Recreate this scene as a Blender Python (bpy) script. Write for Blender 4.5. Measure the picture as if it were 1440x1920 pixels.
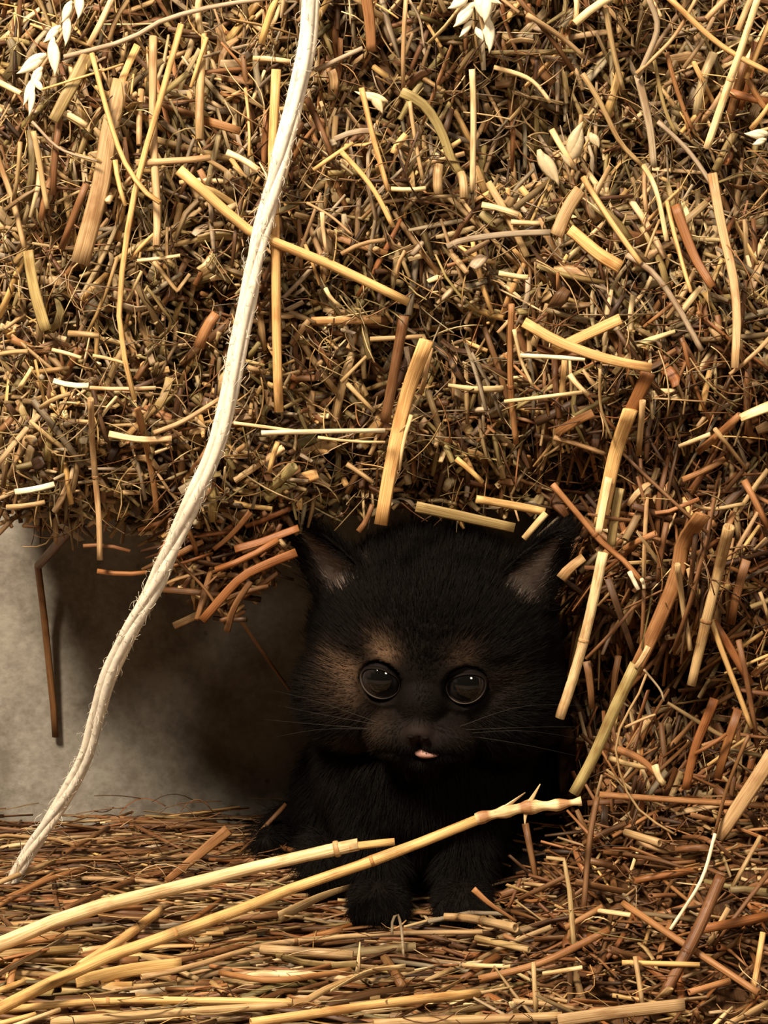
import bpy, bmesh, math, random
import numpy as np
from mathutils import Vector, Matrix, noise

for o in list(bpy.data.objects):
    bpy.data.objects.remove(o)
SC = bpy.context.scene
COL = SC.collection
rng = np.random.default_rng(11)
random.seed(5)

# ------------------------------------------------------------------ camera
FPX = 3960.0                      # focal length in pixels of the 1440x1920 frame
CAMH, CAMY, PITCH = 0.211, -0.60, math.radians(8.0)
cam_d = bpy.data.cameras.new('camera')
cam = bpy.data.objects.new('camera', cam_d)
COL.objects.link(cam)
cam.location = (0, CAMY, CAMH)
cam.rotation_euler = (math.pi / 2 - PITCH, 0, 0)
cam_d.sensor_fit = 'VERTICAL'
cam_d.sensor_height = 36.0
cam_d.lens = 36.0 * FPX / 1920.0
cam_d.clip_start = 0.01
SC.camera = cam

# ------------------------------------------------------------------ light
SC.view_settings.view_transform = 'Standard'
SC.view_settings.look = 'None'
SC.view_settings.exposure = 0.0
SC.view_settings.gamma = 1.0
SC.view_settings.use_curve_mapping = False
world = bpy.data.worlds.new('barn_air')
SC.world = world
world.use_nodes = True
wb = world.node_tree.nodes['Background']
wb.inputs[0].default_value = (1.0, 0.72, 0.48, 1)
wb.inputs[1].default_value = 0.03


def area(name, loc, target, size, power, colour):
    d = bpy.data.lights.new(name, 'AREA')
    d.shape = 'DISK'
    d.size = size
    d.energy = power
    d.color = colour
    o = bpy.data.objects.new(name, d)
    COL.objects.link(o)
    o.location = loc
    o.rotation_euler = (Vector(target) - Vector(loc)).to_track_quat('-Z', 'Y').to_euler()
    return o


# barn lamp high to the left, and a weaker lamp behind the viewer's right shoulder
area('barn_lamp', (-0.30, -0.48, 0.756), (0, 0.03, 0.12), 0.20, 18.0, (1.0, 0.825, 0.615))
area('side_lamp', (0.27, -0.60, 0.46), (0.02, 0.0, 0.10), 0.13, 1.9, (1.0, 0.84, 0.64))

# ------------------------------------------------------------------ helpers
cP, sP = math.cos(PITCH), math.sin(PITCH)


def ray(u, v):
    x = (u - 720) / FPX
    y = -(v - 960) / FPX
    return np.array([x, cP + y * sP, -sP + y * cP])


def at_y(u, v, Y):
    d = ray(u, v)
    return np.array([0, CAMY, CAMH]) + d * ((Y - CAMY) / d[1])


def sstep(a, b, x):
    t = np.clip((np.asarray(x, float) - a) / (b - a), 0, 1)
    return t * t * (3 - 2 * t)


def gs(x, c, s):
    return np.exp(-((np.asarray(x, float) - c) / s) ** 2)


WALL_Y = 0.125
BALE_L = -0.129


def z_bottom(X):
    """lower edge of the upper bale"""
    return 0.128 - 0.020 * gs(X, -0.050, 0.020) - 0.009 * gs(X, -0.105, 0.035) - 0.002 * gs(X, 0.01, 0.04)


def F_up(X, Z):
    """smooth front face of the upper bale (Y as a function of X and Z)"""
    y = 0.006 * np.sin(X * 42 + 1.2) * np.cos(Z * 36) - 0.004 * np.sin(Z * 70 + X * 20)
    y = y + 0.035 * sstep(-0.085, BALE_L - 0.004, X) ** 1.5
    y = y + 0.022 * sstep(0.03, 0.0, Z - z_bottom(X)) ** 1.5
    # hollows
    y = y + 0.012 * gs(X, -0.055, 0.012) * gs(Z, 0.180, 0.012) + 0.010 * gs(X, 0.03, 0.012) * gs(Z, 0.235, 0.016)
    return y


def F_rt(X, Z):
    """front of the loosened bale on the right"""
    y = 0.004 + 0.060 * gs(X, 0.084, 0.024) * gs(Z, 0.066, 0.024)
    y = y + 0.035 * sstep(0.078, 0.052, X) + 0.004 * np.sin(X * 60 + Z * 50)
    return y


def F_any(X, Z):
    w = sstep(0.118, 0.140, Z)
    return F_up(X, Z) * w + F_rt(X, Z) * (1 - w)


def G_fl(X, Y):
    """top of the loose litter on the floor"""
    z = 0.004 + 0.034 * sstep(0.02, 0.085, X) * sstep(-0.085, 0.015, Y)
    z = z + 0.002 * np.sin(X * 70) * np.cos(Y * 60) + 0.006 * sstep(-0.02, -0.10, X) * gs(Y, -0.02, 0.05)
    return z


def hit(u, v, mode):
    d = ray(u, v)
    o = np.array([0, CAMY, CAMH])
    t = 0.42
    while t < 0.74:
        p = o + d * t
        if mode == 'f':
            if p[2] < G_fl(p[0], p[1]):
                return p
        elif p[1] > F_any(p[0], p[2]):
            return p
        t += 0.001
    return o + d * t


# ------------------------------------------------------------------ materials
def new_mat(name):
    m = bpy.data.materials.new(name)
    m.use_nodes = True
    nt = m.node_tree
    b = nt.nodes['Principled BSDF']
    return m, nt, b


def straw_material():
    m, nt, b = new_mat('dry_straw')
    N = nt.nodes.new
    L = nt.links.new
    col = N('ShaderNodeAttribute'); col.attribute_name = 'col'
    st = N('ShaderNodeAttribute'); st.attribute_name = 'st'
    mp = N('ShaderNodeMapping')
    mp.inputs['Scale'].default_value = (2.4, 45.0, 1.0)
    L(st.outputs['Vector'], mp.inputs['Vector'])
    n1 = N('ShaderNodeTexNoise'); n1.inputs['Scale'].default_value = 1.6; n1.inputs['Detail'].default_value = 4
    L(mp.outputs[0], n1.inputs['Vector'])
    mp2 = N('ShaderNodeMapping'); mp2.inputs['Scale'].default_value = (0.30, 95.0, 1.0)
    L(st.outputs['Vector'], mp2.inputs['Vector'])
    n2 = N('ShaderNodeTexNoise'); n2.inputs['Scale'].default_value = 1.0; n2.inputs['Detail'].default_value = 3
    L(mp2.outputs[0], n2.inputs['Vector'])
    r1 = N('ShaderNodeValToRGB')
    r1.color_ramp.elements[0].position = 0.30; r1.color_ramp.elements[0].color = (0.66, 0.56, 0.46, 1)
    r1.color_ramp.elements[1].position = 0.66; r1.color_ramp.elements[1].color = (1.16, 1.16, 1.12, 1)
    L(n1.outputs[0], r1.inputs[0])
    r2 = N('ShaderNodeValToRGB')
    r2.color_ramp.elements[0].position = 0.34; r2.color_ramp.elements[0].color = (0.52, 0.38, 0.27, 1)
    r2.color_ramp.elements[1].position = 0.50; r2.color_ramp.elements[1].color = (1, 1, 1, 1)
    L(n2.outputs[0], r2.inputs[0])
    m1 = N('ShaderNodeMix'); m1.data_type = 'RGBA'; m1.blend_type = 'MULTIPLY'; m1.inputs[0].default_value = 1
    L(col.outputs['Color'], m1.inputs[6]); L(r1.outputs[0], m1.inputs[7])
    m2 = N('ShaderNodeMix'); m2.data_type = 'RGBA'; m2.blend_type = 'MULTIPLY'; m2.inputs[0].default_value = 0.7
    L(m1.outputs[2], m2.inputs[6]); L(r2.outputs[0], m2.inputs[7])
    L(m2.outputs[2], b.inputs['Base Color'])
    b.inputs['Roughness'].default_value = 0.48
    b.inputs['Specular IOR Level'].default_value = 0.35
    bp = N('ShaderNodeBump'); bp.inputs['Strength'].default_value = 0.35; bp.inputs['Distance'].default_value = 0.0004
    L(n1.outputs[0], bp.inputs['Height']); L(bp.outputs[0], b.inputs['Normal'])
    return m


def vcol_material(name, rough=0.6, spec=0.3, sheen=0.0):
    m, nt, b = new_mat(name)
    a = nt.nodes.new('ShaderNodeAttribute'); a.attribute_name = 'col'
    n = nt.nodes.new('ShaderNodeTexNoise'); n.inputs['Scale'].default_value = 900; n.inputs['Detail'].default_value = 3
    tc = nt.nodes.new('ShaderNodeTexCoord')
    nt.links.new(tc.outputs['Object'], n.inputs['Vector'])
    r = nt.nodes.new('ShaderNodeMapRange'); r.inputs[3].default_value = 0.75; r.inputs[4].default_value = 1.2
    nt.links.new(n.outputs[0], r.inputs[0])
    mx = nt.nodes.new('ShaderNodeMix'); mx.data_type = 'RGBA'; mx.blend_type = 'MULTIPLY'; mx.inputs[0].default_value = 1
    nt.links.new(a.outputs['Color'], mx.inputs[6]); nt.links.new(r.outputs[0], mx.inputs[7])
    nt.links.new(mx.outputs[2], b.inputs['Base Color'])
    b.inputs['Roughness'].default_value = rough
    b.inputs['Specular IOR Level'].default_value = spec
    return m


def concrete_material(name, base, dark, scale):
    m, nt, b = new_mat(name)
    N = nt.nodes.new; L = nt.links.new
    tc = N('ShaderNodeTexCoord')
    n1 = N('ShaderNodeTexNoise'); n1.inputs['Scale'].default_value = scale; n1.inputs['Detail'].default_value = 8
    n1.inputs['Roughness'].default_value = 0.65
    n2 = N('ShaderNodeTexNoise'); n2.inputs['Scale'].default_value = scale * 9; n2.inputs['Detail'].default_value = 4
    v = N('ShaderNodeTexVoronoi'); v.inputs['Scale'].default_value = scale * 1.6
    for t in (n1, n2, v):
        L(tc.outputs['Object'], t.inputs['Vector'])
    r = N('ShaderNodeValToRGB')
    r.color_ramp.elements[0].position = 0.36; r.color_ramp.elements[0].color = (*dark, 1)
    r.color_ramp.elements[1].position = 0.62; r.color_ramp.elements[1].color = (*base, 1)
    ma = N('ShaderNodeMath'); ma.operation = 'MULTIPLY_ADD'; ma.inputs[1].default_value = 0.35
    L(n2.outputs[0], ma.inputs[0]); L(n1.outputs[0], ma.inputs[2])
    sb = N('ShaderNodeMath'); sb.operation = 'SUBTRACT'; sb.inputs[1].default_value = 0.17
    L(ma.outputs[0], sb.inputs[0])
    L(sb.outputs[0], r.inputs[0])
    pit = N('ShaderNodeValToRGB')
    pit.color_ramp.elements[0].position = 0.03; pit.color_ramp.elements[0].color = (0.45, 0.4, 0.35, 1)
    pit.color_ramp.elements[1].position = 0.09; pit.color_ramp.elements[1].color = (1, 1, 1, 1)
    L(v.outputs['Distance'], pit.inputs[0])
    mx = N('ShaderNodeMix'); mx.data_type = 'RGBA'; mx.blend_type = 'MULTIPLY'; mx.inputs[0].default_value = 0.8
    L(r.outputs[0], mx.inputs[6]); L(pit.outputs[0], mx.inputs[7])
    L(mx.outputs[2], b.inputs['Base Color'])
    b.inputs['Roughness'].default_value = 0.85
    bp = N('ShaderNodeBump'); bp.inputs['Strength'].default_value = 0.5; bp.inputs['Distance'].default_value = 0.0012
    L(sb.outputs[0], bp.inputs['Height']); L(bp.outputs[0], b.inputs['Normal'])
    return m


M_STRAW = straw_material()
M_FUR = vcol_material('kitten_fur', 0.6, 0.10)
M_SKIN = vcol_material('kitten_skin', 0.7, 0.06)
M_TWINE = vcol_material('twine_fibre', 0.6, 0.3)
M_CHAFF = vcol_material('chaff_husk', 0.5, 0.4)
M_WALL = concrete_material('concrete_wall', (0.31, 0.29, 0.25), (0.165, 0.145, 0.12), 45)
M_FLOOR = concrete_material('concrete_floor', (0.20, 0.16, 0.12), (0.10, 0.07, 0.05), 40)

PAL = {
    'w': (0.90, 0.83, 0.64), 'p': (0.84, 0.66, 0.39), 'y': (0.70, 0.465, 0.20), 't': (0.48, 0.335, 0.175),
    'b': (0.20, 0.098, 0.042), 'r': (0.27, 0.112, 0.040), 'g': (0.40, 0.325, 0.23), 'o': (0.36, 0.28, 0.125),
    'd': (0.085, 0.042, 0.020), 'k': (0.36, 0.18, 0.075)}


# ------------------------------------------------------------------ geometry kernels
def tubes(P, R, flat, ref, col, sides=6, prof=None, hollow=False, seed=None):
    """many swept tubes at once. P (N,K,3), R (N,), flat (N,), ref (N,3), col (N,3).
    returns verts, quads, caps, colours, st coordinates"""
    P = np.asarray(P, float)
    N, K, _ = P.shape
    T = np.gradient(P, axis=1)
    T /= np.linalg.norm(T, axis=2, keepdims=True) + 1e-12
    if prof is None:
        prof = np.ones(K)
    prof = np.broadcast_to(prof, (N, K)).copy()
    al = np.concatenate([np.zeros((N, 1)), np.cumsum(np.linalg.norm(np.diff(P, axis=1), axis=2), axis=1)], axis=1)
    if hollow:
        a, z = P[:, :1], P[:, -1:]
        ta, tz = T[:, :1], T[:, -1:]
        dr = (R * 2.2)[:, None, None]
        P = np.concatenate([a + ta * dr, a, P, z, z - tz * dr], axis=1)
        T = np.concatenate([ta, ta, T, tz, tz], axis=1)
        prof = np.concatenate([prof[:, :1] * .55, prof[:, :1] * .66, prof, prof[:, -1:] * .66, prof[:, -1:] * .55], axis=1)
        al = np.concatenate([al[:, :1], al[:, :1], al, al[:, -1:], al[:, -1:]], axis=1)
        K = K + 4
    ref = ref[:, None, :]
    n1 = ref - (ref * T).sum(2, keepdims=True) * T
    n1 /= np.linalg.norm(n1, axis=2, keepdims=True) + 1e-12
    n2 = np.cross(T, n1)
    ang = np.arange(sides) * 2 * math.pi / sides
    ca, sa = np.cos(ang), np.sin(ang)
    rr = (R[:, None] * prof)[:, :, None, None]
    V = P[:, :, None, :] + rr * (ca[None, None, :, None] * n1[:, :, None, :] + (flat[:, None, None, None] * sa[None, None, :, None]) * n2[:, :, None, :])
    V = V.reshape(-1, 3)
    i = np.arange(N)[:, None, None] * K * sides
    k = np.arange(K - 1)[None, :, None] * sides
    s = np.arange(sides)[None, None, :]
    s2 = (s + 1) % sides
    Q = np.stack([i + k + s, i + k + s2, i + k + sides + s2, i + k + sides + s], axis=3).reshape(-1, 4)
    base = np.arange(N)[:, None] * K * sides
    c1 = base + np.arange(sides)[::-1][None]
    c2 = base + (K - 1) * sides + np.arange(sides)[None]
    C = np.concatenate([c1, c2], axis=0)
    CO = np.repeat(col, K * sides, axis=0)
    if seed is None:
        seed = rng.random(N) * 50
    ST = np.empty((N, K, sides, 3))
    ST[..., 0] = (np.abs(ang - math.pi) * 1.4)[None, None, :]
    ST[..., 1] = al[:, :, None]
    ST[..., 2] = np.broadcast_to(np.asarray(seed).reshape(-1, 1, 1), (N, K, sides))
    ST[..., 0] += ST[..., 2] * 3
    return V, Q, C, CO, ST.reshape(-1, 3)


def mesh_from(name, parts, mat, smooth=True):
    """join kernel outputs into one mesh datablock"""
    Vs, loops, starts, totals, COs, STs = [], [], [], [], [], []
    off = 0
    nl = 0
    for V, Q, C, CO, ST in parts:
        Vs.append(V); COs.append(CO); STs.append(ST)
        for A in (Q, C):
            if A is None or len(A) == 0:
                continue
            n = A.shape[1]
            loops.append((A + off).reshape(-1))
            starts.append(nl + np.arange(len(A)) * n)
            totals.append(np.full(len(A), n))
            nl += A.size
        off += len(V)
    V = np.concatenate(Vs); L = np.concatenate(loops); S = np.concatenate(starts); CO = np.concatenate(COs); ST = np.concatenate(STs)
    me = bpy.data.meshes.new(name)
    me.vertices.add(len(V)); me.vertices.foreach_set('co', V.astype(np.float32).reshape(-1))
    me.loops.add(len(L)); me.loops.foreach_set('vertex_index', L.astype(np.int32))
    me.polygons.add(len(S)); me.polygons.foreach_set('loop_start', S.astype(np.int32))
    if smooth:
        me.polygons.foreach_set('use_smooth', np.ones(len(S), bool))
    a = me.attributes.new('col', 'FLOAT_COLOR', 'POINT')
    a.data.foreach_set('color', np.concatenate([CO, np.ones((len(CO), 1))], 1).astype(np.float32).reshape(-1))
    a = me.attributes.new('st', 'FLOAT_VECTOR', 'POINT')
    a.data.foreach_set('vector', ST.astype(np.float32).reshape(-1))
    me.update(calc_edges=True)
    me.validate()
    me.materials.append(mat)
    return me


def link(name, me, parent=None, label=None, cat=None, group=None, kind=None):
    o = bpy.data.objects.new(name, me)
    COL.objects.link(o)
    if parent is not None:
        o.parent = parent
        o.matrix_parent_inverse = Matrix.Translation(parent.location).inverted()
    for k, v in (('label', label), ('category', cat), ('group', group), ('kind', kind)):
        if v:
            o[k] = v
    return o


def empty(name, loc, label=None, cat=None, group=None):
    o = link(name, None, None, label, cat, group)
    o.location = loc
    o.empty_display_size = 0.02
    return o


def smooth_path(pts, n):
    pts = np.asarray(pts, float)
    if len(pts) == 2:
        t = np.linspace(0, 1, n)[:, None]
        return pts[0] * (1 - t) + pts[1] * t
    d = np.concatenate([[0], np.cumsum(np.linalg.norm(np.diff(pts, axis=0), axis=1))])
    ext = np.vstack([2 * pts[0] - pts[1], pts, 2 * pts[-1] - pts[-2]])
    out = []
    for s in np.linspace(0, d[-1], n):
        i = min(np.searchsorted(d, s, side='right') - 1, len(pts) - 2)
        t = (s - d[i]) / (d[i + 1] - d[i])
        p0, p1, p2, p3 = ext[i], ext[i + 1], ext[i + 2], ext[i + 3]
        out.append(0.5 * (2 * p1 + (p2 - p0) * t + (2 * p0 - 5 * p1 + 4 * p2 - p3) * t * t + (3 * p1 - p0 - 3 * p2 + p3) * t ** 3))
    return np.array(out)


def bend_path(pts, n):
    """polyline with sharp kinks kept"""
    pts = np.asarray(pts, float)
    d = np.concatenate([[0], np.cumsum(np.linalg.norm(np.diff(pts, axis=0), axis=1))])
    s = np.unique(np.concatenate([np.linspace(0, d[-1], n), d]))
    return np.stack([np.interp(s, d, pts[:, k]) for k in range(3)], axis=1)


def one_straw(P3, wm, colkey, style='tube', taper=(1, 1), nodes=(), col=None):
    """mesh parts of one straw; wm = width in metres"""
    K = len(P3)
    t = np.linspace(0, 1, K)
    prof = taper[0] * (1 - t) + taper[1] * t
    if style == 'tube':
        prof = prof * (1 + 0.02 * np.sin(t * 9 + rng.random() * 6))
    for nd in nodes:
        prof = prof + 0.10 * np.exp(-((t - nd) * (K - 1) / 0.55) ** 2)
    c = np.array(PAL[colkey] if col is None else col) * (0.9 + 0.2 * rng.random())
    c = c * (1 + 0.06 * (rng.random(3) - .5))
    flat = {'tube': 0.85, 'leaf': 0.22, 'thin': 0.9, 'bend': 0.6}[style]
    R = np.array([wm / 2])
    # the flat side of leaves faces the viewer
    tang = P3[-1] - P3[0]
    view = np.array([rng.normal() * 0.25, 1.0, rng.normal() * 0.25])
    ref = np.cross(tang, view)
    out = tubes(P3[None], R, np.array([flat]), ref[None], c[None], sides=8 if wm > 0.0022 else 6,
                prof=prof[None], hollow=(style == 'tube' and wm > 0.0016))
    # joints and stained ends are darker straw
    CO = out[3]
    al = out[4][:, 1]
    L = max(al.max(), 1e-6)
    for nd in nodes:
        CO *= (1 - 0.55 * np.exp(-((al / L - nd) * L / 0.0012) ** 2))[:, None]
    return out


def add_joints(Q, wm, nodes, colk, parent):
    for nd in nodes:
        f = nd * (len(Q) - 1); i = min(int(f), len(Q) - 2)
        c = Q[i] + (Q[i + 1] - Q[i]) * (f - i)
        d = Q[i + 1] - Q[i]; d = d / np.linalg.norm(d)
        t = np.linspace(-1, 1, 6)
        P = c + d * (t * max(0.0005, wm * 0.16))[:, None]
        pr = 1.015 + 0.07 * (1 - t ** 2)
        o = tubes(P[None], np.array([wm / 2]), np.array([0.92]), np.cross(d, [.1, 1, .1])[None], np.array([PAL[colk]]) * np.array([[.66, .56, .48]]), 8, pr[None])
        link('joint', mesh_from('joint', [o], M_STRAW), parent)


def place(pts, w, mode, lift, Ys=None):
    """traced pixels -> 3-D path. b/r: against the bales, f: on the floor litter, u: rooted in the litter and leaning, y: at given depths"""
    if mode in 'br':
        P = np.array([hit(u, v, 'b') for u, v in pts])
        y = P[:, 1]
        if len(pts) > 2:
            s = np.linspace(0, 1, len(pts))
            k, b = np.polyfit(s, y, 1)
            yl = k * s + b
        else:
            yl = y
        if mode == 'b':
            yl = np.minimum(yl, 0.012)
        if mode == 'r':          # hangs in front of the recess instead of following it in
            yl = np.minimum(yl, 0.008)
        yl = yl - lift - 0.005
        return np.array([at_y(u, v, yy) for (u, v), yy in zip(pts, yl)])
    if mode == 'f':
        P = np.array([hit(u, v, 'f') for u, v in pts])
        P2 = np.array([at_y(u, v, p[1] - lift * 1.6 - 0.003) for (u, v), p in zip(pts, P)])
        return P2
    if mode == 'u':
        i = int(np.argmax([p[1] for p in pts]))
        b = hit(*pts[i], 'f')
        return np.array([at_y(u, v, b[1] - 0.002 + 0.35 * (pts[i][1] - v) * 0.00015) for u, v in pts])
    return np.array([at_y(u, v, yy) for (u, v), yy in zip(pts, Ys)])


def pxw(w, P):
    return w * (np.mean(P[:, 1]) - CAMY) / FPX * 1.01

# ------------------------------------------------------------------ the setting
def slab(name, x0, x1, y0, y1, z0, z1, mat):
    bm = bmesh.new()
    bmesh.ops.create_cube(bm, size=1)
    for v in bm.verts:
        v.co = ((x0 + x1) / 2 + v.co.x * (x1 - x0), (y0 + y1) / 2 + v.co.y * (y1 - y0), (z0 + z1) / 2 + v.co.z * (z1 - z0))
    me = bpy.data.meshes.new(name)
    bm.to_mesh(me); bm.free()
    me.materials.append(mat)
    return link(name, me, kind='structure')


wl = slab('wall_back', -0.9, 0.9, WALL_Y, WALL_Y + 0.10, -0.02, 0.9, M_WALL)
wl['label'] = 'mottled grey concrete wall behind the gap on the left'
fl = slab('floor', -0.9, 0.9, -0.7, WALL_Y, -0.06, -0.008, M_FLOOR)
fl['label'] = 'dirty concrete floor under the straw litter'


def core_mesh(name, xs, zs, f, depth_in, back, colr, under=None):
    """lumpy packed body of a bale: front sheet, closed round the sides to the back"""
    nx, nz = len(xs), len(zs)
    V = np.zeros((nz, nx, 3))
    for j, z in enumerate(zs):
        for i, x in enumerate(xs):
            zz = under(x) + (z - zs[0]) * (zs[-1] - under(x)) / (zs[-1] - zs[0]) if under else z
            y = float(f(x, zz)) + depth_in
            y += 0.012 * noise.noise(Vector((x * 60, zz * 60, 3.1))) + 0.004 * noise.noise(Vector((x * 240, zz * 240, 7.7)))
            y = min(y, back - 0.004)
            V[j, i] = (x, y, zz)
    B = V.copy(); B[..., 1] = back
    A = np.concatenate([V.reshape(-1, 3), B.reshape(-1, 3)])
    n = nx * nz
    q = []
    for j in range(nz - 1):
        for i in range(nx - 1):
            a = j * nx + i
            q.append((a, a + 1, a + nx + 1, a + nx))
            q.append((n + a, n + a + nx, n + a + nx + 1, n + a + 1))
    for i in range(nx - 1):
        a, b = i, (nz - 1) * nx + i
        q.append((a, n + a, n + a + 1, a + 1)); q.append((b, b + 1, n + b + 1, n + b))
    for j in range(nz - 1):
        a, b = j * nx, j * nx + nx - 1
        q.append((a, a + nx, n + a + nx, n + a)); q.append((b, n + b, n + b + nx, b + nx))
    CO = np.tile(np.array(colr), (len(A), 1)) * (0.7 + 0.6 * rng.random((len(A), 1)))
    ST = A[:, [0, 2, 1]] * np.array([600, 1, 50])
    return mesh_from(name, [(A, np.array(q), None, CO, ST)], M_STRAW)


bale = empty('straw_bale', (0.03, 0.05, 0.128), 'weathered golden straw bale above the kitten, with cut straw ends packed across its face', 'straw bale', 'straw bales')
rbale = empty('straw_bale', (0.13, 0.06, 0.0), 'reddish brown loosened straw bale to the right of the kitten', 'straw bale', 'straw bales')
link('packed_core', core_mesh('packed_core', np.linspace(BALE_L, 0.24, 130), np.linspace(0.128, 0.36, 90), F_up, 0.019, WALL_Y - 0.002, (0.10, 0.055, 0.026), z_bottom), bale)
link('packed_core', core_mesh('packed_core', np.linspace(0.056, 0.24, 60), np.linspace(-0.006, 0.124, 50), F_rt, 0.016, WALL_Y - 0.002, (0.08, 0.04, 0.018)), rbale)


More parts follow.
